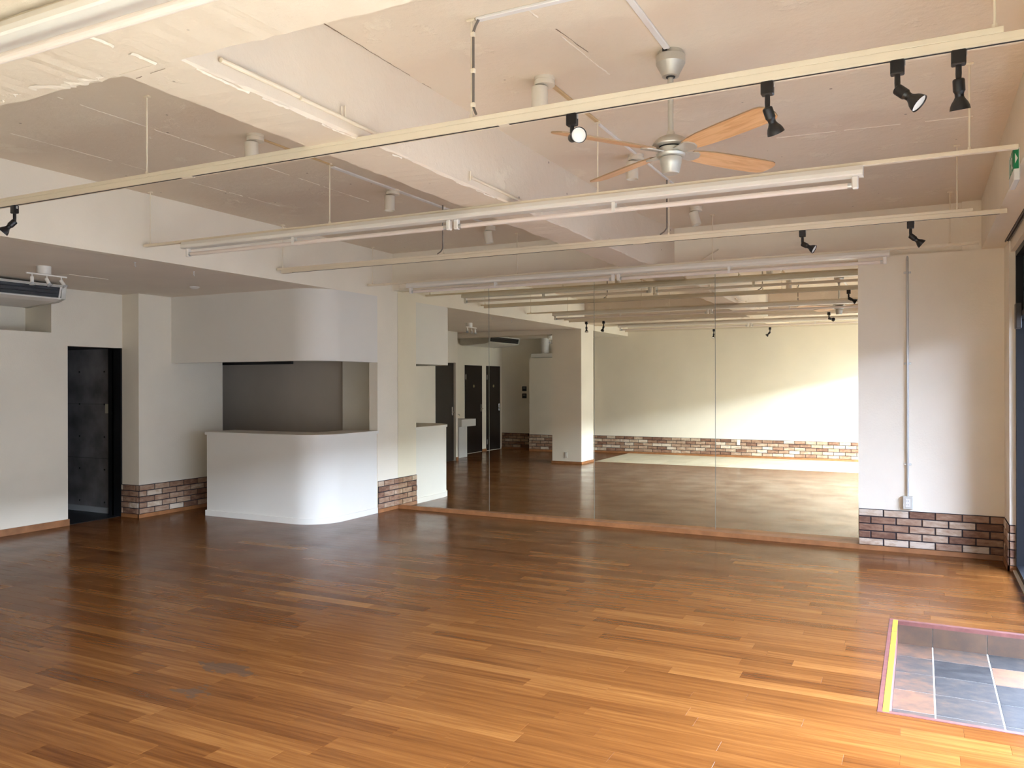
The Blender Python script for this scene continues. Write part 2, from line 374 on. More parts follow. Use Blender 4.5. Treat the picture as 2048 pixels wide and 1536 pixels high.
def infrustum(c):
    cx, cy = (c[0] + c[1]) / 2, (c[2] + c[3]) / 2
    dep = cx * fw.x + cy * fw.y; sd = cx * rt.x + cy * rt.y
    return dep > 3.2 and abs(sd) < dep * .632 + .5
cells.sort(key=lambda c: (not infrustum(c), ((c[0] + c[1]) / 2) ** 2 + ((c[2] + c[3]) / 2) ** 2))
def plank_geo(mb, c):
    g = .0002; s = .0007; x0, x1, y0, y1 = c[0] + g, c[1] - g, c[2] + g, c[3] - g
    mb.add([(x0, y0, -.012), (x1, y0, -.012), (x1, y1, -.012), (x0, y1, -.012), (x0, y0, -s), (x1, y0, -s), (x1, y1, -s), (x0, y1, -s),
            (x0 + s, y0 + s, 0), (x1 - s, y0 + s, 0), (x1 - s, y1 - s, 0), (x0 + s, y1 - s, 0)],
           [(0, 1, 5, 4), (1, 2, 6, 5), (2, 3, 7, 6), (3, 0, 4, 7), (4, 5, 9, 8), (5, 6, 10, 9), (6, 7, 11, 10), (7, 4, 8, 11), (8, 9, 10, 11)])
def set_tone(o, vals):
    a = o.data.attributes.new('tone', 'FLOAT', 'POINT'); a.data.foreach_set('value', vals)
for c in cells[:300]:
    mb = MB(); mb.keep = True; plank_geo(mb, c); o = mb.build('plank', FLOORW, floor); set_tone(o, [tone()] * 12)
mb = MB(); mb.keep = True; tv = []
for c in cells[300:]:
    plank_geo(mb, c); tv += [tone()] * 12
o = mb.build('plank', FLOORW, floor); set_tone(o, tv); tag(o, 'far rows of orange-brown floor planks', kind='stuff')
# pale tiles behind the camera, along the back wall
def flat_tile(x0, x1, y0, y1, z, m, parent, name='tile', h=.012, c=.002):
    mb = MB(); mb.keep = True; mb.add([(x0, y0, z - h), (x1, y0, z - h), (x1, y1, z - h), (x0, y1, z - h), (x0, y0, z - c), (x1, y0, z - c), (x1, y1, z - c), (x0, y1, z - c),
            (x0 + c, y0 + c, z), (x1 - c, y0 + c, z), (x1 - c, y1 - c, z), (x0 + c, y1 - c, z)],
           [(0, 1, 5, 4), (1, 2, 6, 5), (2, 3, 7, 6), (3, 0, 4, 7), (4, 5, 9, 8), (5, 6, 10, 9), (6, 7, 11, 10), (7, 4, 8, 11), (8, 9, 10, 11)])
    return mb.build(name, m, parent)
nx, ny = 15, 5
for i in range(nx):
    for j in range(ny):
        a = X0 + (XR - X0) / nx * i; b = YB + (1.72 - YB) / ny * j
        flat_tile(a + .002, a + (XR - X0) / nx - .002, b + .002, b + (1.72 - YB) / ny - .002, 0, BEIGE, floor)

# sunken entrance
pit = struct(MB().box(PIT[0], 1.3, PIT[2], PIT[3], -.30, -.1515).box(PIT[0], XR + .2, PIT[3] - .038, PIT[3], -.162, -.004)
             .box(PIT[0], XR + .2, PIT[2], PIT[2] + .022, -.162, -.004).box(PIT[0], PIT[0] + .045, PIT[2], PIT[3], -.162, -.004).build('floor_entrance', GROUT))
xs = [-.148, .067, .389, .711, 1.03]; ys = [4.49, 4.627, 4.957, 5.285, 5.612, 5.938, 6.215]
TT = ((.35, .55, .88, .62, .50, .74), (.4, .5, .48, .36, .14, .62), (.3, .34, .24, .18, .95, .3), (.5, .3, .7, .4, .2, .6))
for i in range(4):
    for j in range(6):
        g = .0085 if i else .006
        o = flat_tile(xs[i] + (.0 if i == 0 else .0035), min(xs[i + 1] - .0035, 1.0), ys[j] + .0015, ys[j + 1] - .0015, -.150, SLATE, pit)
        set_tone(o, [TT[i][j]] * 12)
for i in range(4):
    if xs[i] > XR: continue
    MB().box(xs[i] + (.0 if i == 0 else .003), min(xs[i + 1] - .003, .93), 6.213, 6.222, -.150, -.022).build('riser_tile', RISER, pit)
MB().box(PIT[0], XR + .1, PIT[3] - .045, PIT[3], -.022, .003).build('edging', PITWOOD, pit)
MB().box(PIT[0], XR + .1, PIT[2], PIT[2] + .028, -.022, .003).build('edging', PITWOOD, pit)
MB().box(PIT[0], PIT[0] + .052, PIT[2] + .028, PIT[3] - .045, -.15, .002).build('edging', PITWOOD, pit)
tp = MB()
for a, b in ((4.47, 5.93), (5.945, 6.235)):
    tp.box(PIT[0] + .024, PIT[0] + .054, a, b, .0022, .0034)
tag(tp.build('floor_tape', YELLOW), 'yellow warning tape strip along the left edge of the sunken tiled entrance', 'tape')

# ------------------------------------------------------------------ ceiling, beams
ceil = struct(MB().box(X0 - .13, XR + .3, -.7, 9.1, ZC, ZC + .2).build('ceiling', CONC))
def rough_beam(axis, a0, a1, b0, b1, zb, n, name='beam', flare=None):
    """beam running along axis ('x' or 'y') from a0 to a1, b0..b1 wide, with hand-finished wavy arrises"""
    vs = []; fs = []; ph = [random.random() * 9 for _ in range(6)]
    for i in range(n + 1):
        t = a0 + (a1 - a0) * i / n
        def wv(k, s=1.): return s * (.003 * math.sin(t * 5.1 + ph[k]) + .002 * math.sin(t * 13.7 + ph[(k + 1) % 6]) + random.uniform(-.004, .004))
        e0 = b0 + wv(0, 1.3); e1 = b1 + wv(1, 1.3); f = 0
        if flare and t > flare[0]: f = (t - flare[0]) / (flare[1] - flare[0]) * flare[2]
        e1 += f
        pts = [(b0, ZC), (b0, zb + .012), (e0 + .008, zb + wv(2, .6)), (e1 - .008, zb + wv(3, .6)), (b1 + f, zb + .012), (b1 + f, ZC)]
        vs += [(p, t, z) if axis == 'y' else (t, p, z) for p, z in pts]
    for i in range(n):
        for k in range(5): fs.append((i * 6 + k, i * 6 + k + 1, i * 6 + k + 7, i * 6 + k + 6))
    fs += [tuple(range(6)), tuple(n * 6 + k for k in range(6))]
    return MB().add(vs, fs).build(name, CONC, ceil)
rough_beam('y', 2.20, 8.84, -2.885, -2.545, 2.90, 130, flare=(7.95, 8.84, .11))
rough_beam('y', -.6, 1.1, -2.885, -2.545, 2.90, 20)
rough_beam('x', X0, .52, 1.1, 2.22, 2.90, 130)
# ridges of filler along old shutter joints, cracks
def ridge(name, p0, p1, wd, h, z, m, gap=.25, wav=.006):
    p0 = Vector((*p0, z)); p1 = Vector((*p1, z)); d = p1 - p0; n = max(8, int(d.length / .018)); on = True; wk = 0.; wl_ = 1.; sdir = Vector((-d.y, d.x, 0)).normalized(); mb = MB(); prev = None
    for i in range(n + 1):
        wk = wk * .85 + random.uniform(-wav, wav) * .35; wl_ = min(1.5, max(.25, wl_ + random.uniform(-.28, .28)))
        c = p0 + d * (i / n) + sdir * wk; w = wd * wl_
        if random.random() < (.02 + gap * .09 if on else .10): on = not on
        cur = (c - sdir * w / 2, c + sdir * w / 2, c - UPZ * h * random.uniform(.5, 1.2))
        if prev and on:
            mb.add(list(prev) + list(cur), [(0, 3, 5, 2), (2, 5, 4, 1)])
        prev = cur
    return tag(mb.build(name, m, ceil), kind='stuff')
UPZ = Vector((0, 0, 1))
FILL = mat('white_filler', (.87, .775, .64), .85)
CRACK = mat('crack_line', (.22, .15, .10), .9)
ridge('filler_ridge', (-2.66, 1.88), (-2.645, 2.19), .022, .006, 2.899, FILL, .05, .012)
ridge('filler_ridge', (-4.60, 3.1), (-4.635, 6.2), .006, .003, ZC, FILL, .35)
ridge('filler_ridge', (-5.55, 3.4), (-5.51, 6.2), .005, .0025, ZC, FILL, .45)
ridge('filler_ridge', (-1.61, 3.36), (-1.53, 4.45), .010, .004, ZC, FILL, .3)
ridge('filler_ridge', (-.9, 5.9), (.3, 6.0), .006, .004, ZC, FILL, .5)
ridge('filler_ridge', (-2.56, 2.3), (-2.56, 4.9), .014, .006, 2.9005, FILL, .55, .014)
ridge('filler_ridge', (-3.9, 2.17), (-2.95, 2.17), .05, .004, 2.9005, FILL, .55, .05)
ridge('crack', (-2.85, 2.26), (-2.66, 2.24), .004, .0015, 2.898, CRACK, .3)
ridge('crack', (-1.575, 3.6), (-1.535, 3.95), .005, .0015, ZC - .001, CRACK, .25)
ridge('crack', (-2.537, 3.0), (-2.537, 4.1), .006, .002, ZC - .001, CRACK, .5)
# low ceiling over the left bay and its bulkhead face
MB().box(-11.2, X0 - .12, -.7, 10.7, ZL, ZL + .15).build('low_ceiling', LOWC, ceil)
MB().box(X0 - .13, X0, -.7, 9.0, ZL, ZC).build('bulkhead', WALL, ceil)
MB().box(-9.6, -6.872, 2.02, 2.41, 2.685, ZL).build('drop_beam', LOWC, ceil)

# ------------------------------------------------------------------ walls
wf = MB().box(X0 - .13, -.56, YM, 9.12, 0, 2.9)              # behind the mirrors
wf.box(X0 - .13, XR + .2, 8.83, 9.12, 2.885, ZC)             # upper band
wf.box(-.56, XR + .2, 8.78, 9.12, 0, 2.905)                  # right of the mirrors
wf.box(.35, XR, 8.79, 8.84, 2.885, ZC)
wall_far = struct(wf.build('wall_far', WALL))
bricks(wall_far, (-.555, 8.78), (.718, 8.78), (0, -1))
pier = struct(MB().box(.692, XR + .2, 8.32, 8.79, 0, 2.91).build('wall_pier', WALL))
bricks(pier, (.692, 8.70), (.692, 8.32), (-1, 0), L=.2265)
bricks(pier, (.692, 8.32), (.735, 8.32), (0, -1))
pil = struct(MB().box(X0 - .13, X0, 8.50, 9.0, 0, ZL).build('wall_pilaster', WALL))
bricks(pil, (X0, 8.50), (X0, YM - .004), (1, 0), shift=.1)
# kitchen behind the counter
kit = MB().box(-7.18, X0 - .14, 9.0, 9.26, 0, ZL)
struct(kit.build('wall_kitchen', WALL))
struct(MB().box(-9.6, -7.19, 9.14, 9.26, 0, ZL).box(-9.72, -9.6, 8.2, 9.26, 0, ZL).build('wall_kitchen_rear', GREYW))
# brick-footed pilaster at the left of the counter
lp = struct(MB().box(-9.10, -8.65, 6.88, 8.228, 0, ZL).build('wall_left_pilaster', WALL))
bricks(lp, (-9.09, 6.88), (-8.65, 6.88), (0, -1), shift=.06)
bricks(lp, (-8.65, 6.88), (-8.65, 8.22), (1, 0))
# left wall with doorway, air-conditioner niche
wl = MB().box(-9.10, XL, 2.76, 2.84, 0, ZL).box(-9.10, XL, 2.84, 3.66, 2.11, ZL).box(-9.10, XL, 3.66, 4.0, 0, ZL)
wl.box(-9.10, XL, 4.0, 5.95, 0, 2.255).box(-9.10, XL, 5.95, 6.15, 0, ZL).box(-9.10, XL, 6.15, 6.88, 2.11, ZL)
wl.box(-9.55, -9.43, 3.9, 6.0, 2.15, ZL).box(-9.5, -9.05, 3.9, 4.0, 2.15, ZL).box(-9.5, -9.10, 5.95, 6.02, 2.15, ZL).box(-9.5, -9.05, 3.9, 6.0, 2.15, 2.254)
struct(MB().box(-9.75, -9.6, YB, 2.76, 0, ZL).build('wall_recess', WALL)); struct(MB().box(-9.75, -9.1, 2.76, 2.86, 0, ZL).build('wall_return', WALL))
wall_left = struct(wl.build('wall_left', WALL))
struct(MB().box(-11.3, -11.2, -.7, 10.8, -.3, ZL + .1).box(-11.3, X0, 10.62, 10.8, -.3, ZL + .1).box(-11.3, -9.0, 7.1, 7.2, 0, ZL).build('wall_outer', DARKG))  # unseen outer shell added to close the room against light leaks
# dark passage seen through the doorway
dp = struct(MB().box(-11.2, -9.19, 6.94, 7.06, 0, 2.2).build('wall_passage', DARKCONC))
tb = MB()
for px in (-10.35, -9.86, -9.37):
    for z in (.14, .56, .98, 1.40, 1.82): tb.lathe([(.012, 0), (.012, .004)], (px, 6.9405, z), (0, -1, 0), 10)
tag(tb.build('tie_hole', BLACK, dp), kind='stuff')
for z in (.70, 1.40): MB().box(-11.2, -9.19, 6.9385, 6.9405, z, z + .004).build('form_joint', BLACK, dp)
struct(MB().box(-9.19, -9.09, 6.86, 7.06, 0, 2.11).box(-9.12, -8.955, 6.86, 6.885, 0, 2.11).box(-11.2, -9.05, 5.9, 7.0, 2.11, 2.16).box(-11.2, -9.1, 6.03, 6.10, 0, 2.15)
       .box(-11.2, -8.98, 6.15, 6.94, 0, .004).build('trim_1', BLACK))
struct(MB().box(-11.2, -9.20, 6.925, 6.94, .004, .075).build('baseboard_passage', mat('grey_vinyl', (.42, .42, .42), .6)))
# back wall behind the camera
wb = MB().box(-9.75, XR + .2, YB - .15, YB, 0, ZC)
wall_back = struct(wb.build('wall_back', WALL))
bricks(wall_back, (XR - .02, YB), (-7.24, YB), (0, 1))
bricks(wall_back, (-8.66, YB), (-9.59, YB), (0, 1), shift=.05)
wp = struct(MB().box(-8.65, -7.25, YB, -.20, 0, 2.29).build('wall_partition', WALL))
bricks(wp, (-7.25, -.20), (-8.65, -.20), (0, 1), shift=.03)
# free-standing column
colm = struct(MB().box(-6.87, X0, 1.73, 2.41, 0, ZL).build('wall_column', WALL))
bm_ = struct(MB().box(-6.885, X0 + .015, 1.715, 2.425, 0, .05).build('baseboard_column', BASEW))

# baseboards
struct(MB().add([(X0, 8.935, 0), (-.56, 8.765, 0), (-.56, YM, 0), (X0, YM, 0), (X0, 8.935, .048), (-.56, 8.765, .048), (-.56, YM, .048), (X0, YM, .048)],
                [(0, 3, 2, 1), (4, 5, 6, 7), (0, 1, 5, 4), (1, 2, 6, 5), (2, 3, 7, 6), (3, 0, 4, 7)]).build('baseboard_far', BASEW))
struct(MB().box(-.56, .70, 8.762, 8.78, 0, .045).box(.674, .74, 8.302, 8.32, 0, .045).box(.674, .692, 8.302, 8.78, 0, .045).build('baseboard_right', BASEW))
struct(MB().box(X0, X0 + .016, 8.50, YM - .01, 0, .045).build('baseboard_pilaster', BASEW))
struct(MB().box(-9.09, -8.63, 6.862, 6.88, 0, .045).box(-8.65, -8.632, 6.862, 8.22, 0, .045).build('baseboard_left_pilaster', BASEW))
struct(MB().box(XL, XL + .016, 3.66, 6.16, 0, .075).box(XL, XL + .016, 2.76, 2.84, 0, .075).build('baseboard_left', BASEW))
struct(MB().box(-7.25, XR, YB, YB + .018, 0, .045).box(-9.6, -8.65, YB, YB + .018, 0, .045).box(-8.65, -7.25, -.2, -.182, 0, .045).box(-9.6, -9.584, .29, .51, 0, .06)
       .build('baseboard_back', BASEW))

# right side: header, lintel, shop front
wr = MB().box(.51, XR + .25, -.7, 8.80, 2.912, ZC).box(.703, XR + .25, -.7, 8.4, 2.80, 2.912).box(.51, .663, -.7, 8.4, 2.905, 2.913).box(.51, XR + .2, 8.4, 8.8, 2.905, 2.913)
wr.box(XR - .0, XR + .25, -.7, YB + .15, 0, 2.8)
wall_right = struct(wr.build('wall_right', WALL))
struct(MB().box(.664, .702, -.6, 8.4, 2.908, 2.914).build('trim_2', DARKG))
tag(MB().cbox(.667, .676, -.5, 8.39, 2.897, 2.908, .001).cbox(.690, .699, -.5, 8.39, 2.897, 2.908, .001).build('blind_track', mat('dark_aluminium', (.10, .08, .07), .4, metal=.6)), 'dark double curtain track let into the header above the shop front', 'track')
struct(MB().box(XR - .02, XR + .05, 6.27, 8.32, -.0, .012).box(XR - .02, XR + .05, -.5, 4.45, 0, .012).build('trim_3', mat('pale_sill', (.78, .68, .53), .4)))
def shop_window(idx, y0, y1, zb, door=False, transom=2.2, handle=True, glass=None):
    f = MB(); x0, x1 = XR + .005, XR + .085; t = .045
    f.box(x0, x1, y0, y0 + t, zb, 2.80).box(x0, x1, y1 - t, y1, zb, 2.80).box(x0, x1, y0 + t, y1 - t, 2.755, 2.80).box(x0, x1, y0 + t, y1 - t, zb, zb + t)
    f.box(x0, x1, y0 + t, y1 - t, transom, transom + t)
    w_ = struct(f.build(('door_' if door else 'window_') + str(idx), PANELBLACK))
    xm = XR + .068
    MB().box(xm - .003, xm + .003, y0 + t, y1 - t, zb + t, transom).build('pane', glass or GLASS, w_)
    MB().box(xm - .012, xm + .012, y0 + t, y1 - t, transom + t, 2.755).build('transom_panel', PANELBLACK, w_)
    if door and handle:
        MB().rod((x0 - .05, y0 + .12, .75), (x0 - .05, y0 + .12, 1.25), .012).rod((x0 - .05, y0 + .12, .8), (x0, y0 + .12, .8), .006).rod((x0 - .05, y0 + .12, 1.2), (x0, y0 + .12, 1.2), .006).build('handle', STEEL, w_)
    return w_
shop_window(1, -.40, 1.22, .012); shop_window(2, 1.22, 2.84, .012); shop_window(3, 2.84, 4.46, .012)
shop_window(1, 4.46, 5.36, -.15, True, glass=LIGHT_CUT); shop_window(2, 5.36, 6.26, -.15, True, glass=LIGHT_CUT)
shop_window(4, 6.26, 7.30, .012, glass=LIGHT_CUT_SMOKED)
d3 = shop_window(3, 7.30, 8.32, .012, True, handle=False, glass=LIGHT_CUT_SMOKED)
MB().cbox(XR - .035, XR + .006, 7.84, 7.96, 2.10, 2.31, .004).rod((XR - .02, 7.96, 2.16), (XR + .02, 8.28, 2.16), .012).build('door_closer', mat('dark_bronze', (.045, .04, .035), .45), d3)

# outside: pavement, opposite building, added sky blockers
struct(MB().box(XR + .06, 60, -45, 55, -.35, -.155).build('floor_street', PAVE))
struct(MB().box(9.0, 9.6, -16, 26, -.35, 3.7).box(XR + .3, 9.6, -8.5, -8.0, -.35, 8.0).build('wall_opposite_and_blocker', mat('facade_and_blocker', (.07, .068, .066), .9)))  # opposite building, height set for the light; side wing added to block sky

struct(MB().box(XR + .25, 3.4, -6, 12, 2.86, 3.0).build('trim_sky_blocker', mat('sky_blocker_grey', (.45, .44, .42), .8)))  # unseen canopy added to cut steep sky light near the shop front

# mirrors
ms = [X0 + .003, -4.835, -3.43, -2.015, -.563]
ml = ['leftmost tall mirror panel, reflecting the white counter side and black doors', 'second tall mirror panel from the left, reflecting the air conditioner and square column',
      'third tall mirror panel from the left, reflecting the middle of the brick-footed back wall', 'rightmost tall mirror panel beside the brick-footed right wall']
for i in range(4):
    a, b = ms[i] + .003, ms[i + 1] - .003
    r = thing('mirror_panel', (a / 2 + b / 2, YM - .004, .048), ml[i], 'mirror', 'wall mirror panels')
    MB().box(a, b, YM - .006, YM - .001, .049, 2.884).build('mirror_glass', MIRROR, r)
    MB().box(b + .0002, b + .0058, YM - .0055, YM - .0005, .049, 2.884).build('joint_edge', MIRROREDGE, r)

# ------------------------------------------------------------------ counter and the box above it
def rounded(xl, xr, yf, yb, r, n=18):
    pts = [(xl, yf), (xr - r, yf)]
    pts += [(xr - r + r * math.sin(q), yf + r - r * math.cos(q)) for q in [math.pi / 2 * k / n for k in range(1, n)]]
    return pts + [(xr, yf + r), (xr, yb)]
def shell(outer, inner, z0, z1, mb=None):
    mb = mb or MB(); poly = outer + inner
    mb.prism(poly, z0, z1); return mb
R_ = .40
ct = thing('reception_counter', (-7.1, 7.8, 0), 'white reception counter with a rounded right corner', 'counter')
def smooth_side(o):
    for p in o.data.polygons:
        p.use_smooth = abs(p.normal.z) < .5 and len(p.vertices) == 4
    o.data.set_sharp_from_angle(angle=math.radians(25)) if hasattr(o.data, 'set_sharp_from_angle') else None
    return o
smooth_side(shell(rounded(-8.05, X0 - .012, 7.40, 8.50, R_), [(-6.68, 8.50), (-6.68, 7.86), (-8.05, 7.86)], 0, 1.02).build('body', WHITE, ct))
smooth_side(shell(rounded(-8.068, X0 + .004, 7.382, 8.52, R_ + .016), [(-6.70, 8.52), (-6.70, 7.88), (-8.068, 7.88)], 1.02, 1.055).build('countertop', WHITE, ct))
smooth_side(shell(rounded(-8.066, X0 + .002, 7.386, 8.50, R_ + .012), [(-6.5, 8.50), (-6.5, 7.7), (-8.066, 7.7)], 0, .07).build('kickboard', WHITE, ct))
hood = shell(rounded(-8.65, X0, 7.37, 8.50, R_), [(X0 - .13, 8.50), (X0 - .13, 7.37 + R_ + .1), (X0 - R_ - .1, 7.50), (-8.65, 7.50)], 1.93, ZL)
smooth_side(struct(hood.build('wall_counter_box', WHITE)))
tag(MB().cbox(-9.0, -7.56, 8.40, 8.44, 1.925, 1.965, .003).build('curtain_rail', BLACK), 'black rail just under the white box above the counter', 'rail')
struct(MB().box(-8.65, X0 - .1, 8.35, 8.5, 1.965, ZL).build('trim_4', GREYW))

# ------------------------------------------------------------------ suspended rails, tracks and tube lights
def zc_rod(mb, x, y, zt, zb):
    mb.rod((x, y, zb), (x, y, zt), .0048, 8).cbox(x - .022, x + .022, y - .012, y + .012, zt - .012, zt, .002).lathe([(.010, 0), (.010, .018)], (x, y, zb), (0, 0, 1), 8)
def rail(row, y, x0, x1, label, hang=(-6.13, -4.11, -1.89, .235), zt=ZC):
    r = thing('support_rail', ((x0 + x1) / 2, y, 2.879), label, 'rail', 'hung steel rails')
    MB().cbox(x0, x1, y - .017, y + .017, 2.880, 2.903, .002).build('channel', CREAM, r)
    for hx in hang:
        mb = MB(); zc_rod(mb, hx, y, zt if not (zt is ZC and -2.9 < hx < -2.53) else 2.9, 2.90); mb.build('hanger_rod', CREAM, r)
    return r
Y_ROW = dict(T0=.0, F0=1.705, T1=3.33, F1=5.0, T2=6.68, F2=8.28)
rail('T0', Y_ROW['T0'], -6.20, .45, 'cream hung rail nearest the back wall, over the pale tiles, seen in the mirror')
rail('F0', Y_ROW['F0'], -6.20, .45, 'cream hung rail above the tube light close under the crossing beam', hang=())
rail('T1', Y_ROW['T1'], -6.20, .262, 'cream hung rail above the nearest black-spotlight track')
rail('F1', Y_ROW['F1'], -6.20, .46, 'cream hung rail carrying the middle tube light below the fan')
rail('T2', Y_ROW['T2'], -6.20, .335, 'cream hung rail above the farther spotlight track')
rail('F2', Y_ROW['F2'], -6.20, .46, 'cream hung rail carrying the tube light in front of the mirrors')

def track(y, x0, x1, slots, label):
    r = thing('lighting_track', ((x0 + x1) / 2, y, 2.845), label, 'track', 'lighting tracks')
    MB().cbox(x0, x1, y - .0175, y + .0175, 2.853, 2.8795, .0015).box(x0, x1, y - .0175, y + .0175, 2.846, 2.8535).build('track_body', CREAM, r)
    prev = x0
    for a, b in slots:
        MB().box(a, b, y - .0085, y + .0045, 2.8452, 2.8465).build('slot', DARKG, r)
        if a - prev > .01: MB().cbox(prev, a, y - .0185, y + .0185, 2.8435, 2.8555, .001).build('joint_cover', CREAM, r)
        prev = b
track(Y_ROW['T0'], -6.1, .40, [(-6.05, .35)], 'cream lighting track nearest the back wall, seen only in the mirror')
track(Y_ROW['T1'], -6.1, XR - .03, [(-6.05, -3.81), (-3.73, -1.742), (-1.69, XR - .04)], 'cream lighting track nearest the camera, with five black spotlights')
track(Y_ROW['T2'], -6.14, .545, [(-6.0, -2.2), (-2.1, .5)], 'cream lighting track farther back, with two black spotlights at its right')

def tube_light(y, x0, x1, label, zt=2.880):
    r = thing('tube_light', ((x0 + x1) / 2, y, 2.76), label, 'light', 'twin-section fluorescent battens')
    MB().xprofile([(y - .036, zt), (y - .05, 2.852), (y - .05, 2.832), (y - .042, 2.826), (y + .042, 2.826), (y + .05, 2.832), (y + .05, 2.852), (y + .036, zt)], x0, x1).build('housing', GLOSSW, r)
    xm = (x0 + x1) / 2
    for a, b in ((x0 + .06, xm - .05), (xm + .05, x1 - .06)):
        MB().rod((a, y, 2.777), (b, y, 2.777), .0165, 14).build('tube', TUBE, r)
        for e, d in ((a, -1), (b, 1)):
            MB().cbox(min(e, e + d * .035), max(e, e + d * .035), y - .02, y + .02, 2.756, 2.828, .006).build('lamp_holder', LAMPWHITE, r)
            MB().rod((e - d * .0, y, 2.777), (e - d * .022, y, 2.777), .0172, 14).build('end_cap', STEEL, r)
        c = a + (b - a) * .45
        MB().box(c - .012, c + .012, y - .019, y - .0155, 2.765, 2.828).box(c - .012, c + .012, y + .0155, y + .019, 2.765, 2.828).build('tube_clip', LAMPWHITE, r)
    return r
tube_light(Y_ROW['F0'], -5.66, -.30, 'fluorescent tube light in the upper left corner, under the crossing beam')
tube_light(Y_ROW['F1'], -5.70, -.29, 'fluorescent tube light hung in the middle of the room, below the ceiling fan')
tube_light(Y_ROW['F2'], -5.60, -.255, 'fluorescent tube light hung just in front of the mirrors')

RT, UPV, TOW = rt.copy(), up.copy(), -fw
def spotlight(x, y, d, label, zt=2.845):
    """d = (right, down, towards the camera) aim of the lamp"""
    a = (RT * d[0] - UPV * d[1] + TOW * d[2]).normalized()
    r = thing('track_spotlight', (x, y, zt - .06), label, 'spotlight', 'black track spotlights')
    MB().cbox(x - .024, x + .024, y - .017, y + .017, zt - .052, zt + .002, .004).build('adapter', PLASTIC_BLACK, r)
    MB().cbox(x + .0235, x + .0275, y - .006, y + .006, zt - .022, zt - .004, .001).build('lock_tab', STEEL, r)
    j = Vector((x, y, zt - .105)); hz = Vector((a.x, a.y, 0)); hz = hz.normalized() if hz.length > .1 else RT
    MB().lathe([(.010, 0), (.0105, .03), (.009, .056)], (x, y, zt - .052), (0, 0, -1), 14).lathe([(.0, -.011), (.009, -.008), (.011, 0), (.009, .008), (.0, .011)], j, (0, 0, 1), 12).build('stem', PLASTIC_BLACK, r)
    s = j - a * .006
    MB().lathe([(.014, 0), (.0185, .003), (.0200, .007), (.0200, .044), (.017, .048), (.0145, .056)], s, a, 20).build('socket', PLASTIC_BLACK, r)
    sh = MB().lathe([(.015, .054), (.015, .064), (.020, .074), (.027, .084), (.032, .096), (.0345, .109), (.0335, .109), (.030, .101)], s, a, 28, cap=False).build('shade', PLASTIC_BLACK, r)
    ln = MB().lathe([(.0325, .1025), (.0325, .104), (.024, .1065), (.008, .1075)], s, a, 24).build('lens', GLOSSW, sh)
T1, T2 = Y_ROW['T1'], Y_ROW['T2']
spotlight(-5.39, T1, (-.62, .74, .25), 'black track spotlight at the far left edge, aimed down to the left')
spotlight(-1.379, T1, (.22, .16, .95), 'black track spotlight left of the fan, its pale lamp face turned to the camera')
spotlight(-.542, T1, (.40, .80, -.28), 'black track spotlight in front of the fan blade tip, aimed down and away')
spotlight(-.076, T1, (.52, .62, .42), 'black track spotlight at upper right with its bright lamp face showing')
spotlight(.123, T1, (.17, .93, -.22), 'black track spotlight furthest right on the near track, aimed straight down')
spotlight(-.825, T2, (.75, .52, .50), 'left one of two black spotlights on the farther track, pale face showing')
spotlight(-.067, T2, (.68, .62, .22), 'right one of two black spotlights on the farther track, near the wall pipe')
spotlight(-5.74, T1, (.25, .9, -.2), 'black track spotlight seen only in the mirror, left of the square column top')
spotlight(-4.06, .0, (.2, .85, -.4), 'black spotlight on the rear track, seen across a mirror joint')
spotlight(-2.87, .0, (-.5, .7, -.4), 'black spotlight on the rear track, seen in the rightmost mirror panel')

# ------------------------------------------------------------------ cylinder ceiling lights
def cyl_light(x, y, tilt, label):
    r = thing('cylinder_light', (x, y, ZC - .18), label, 'light', 'white cylinder ceiling lights')
    MB().lathe([(.058, 0), (.058, .016), (.055, .018), (.055, .021), (.058, .023), (.058, .045)], (x, y, ZC), (0, 0, -1), 28).build('base', CYL, r)
    a = (UPV * -1 + RT * tilt[0] + TOW * tilt[1]).normalized(); c = Vector((x, y, ZC - .054)) - RT * .028
    MB().rod((x - .01, y, ZC - .045), c + a * .02, .012, 10).build('pivot', CYL, r)
    MB().lathe([(.044, .0), (.046, .002), (.046, .128), (.044, .130), (.041, .130), (.041, .112)], c, a, 28, cap=False).lathe([(.001, .0), (.044, .0)], c, a, 28, cap=False).build('cylinder', CYL, r)
    MB().lathe([(.041, .113), (.041, .112)], c, a, 24).build('lens', GLOSSW, r)
cyl_light(-4.09, 4.19, (.03, .0), 'white cylinder ceiling light left of the beam, nearest one above the near track')
cyl_light(-4.17, 5.93, (0, 0), 'white cylinder ceiling light left of the beam, beyond the near track')
cyl_light(-4.20, 7.80, (.15, .0), 'white cylinder ceiling light left of the beam, farthest, half hidden behind the tube light')
cyl_light(-1.885, 4.15, (0, 0), 'white cylinder ceiling light just above the near track, right of the hanging cable')
cyl_light(-1.91, 5.86, (0, 0), 'white cylinder ceiling light seen behind a fan blade')
cyl_light(-1.95, 7.85, (.24, .12), 'tilted white cylinder ceiling light below the middle tube light, near the far wall')

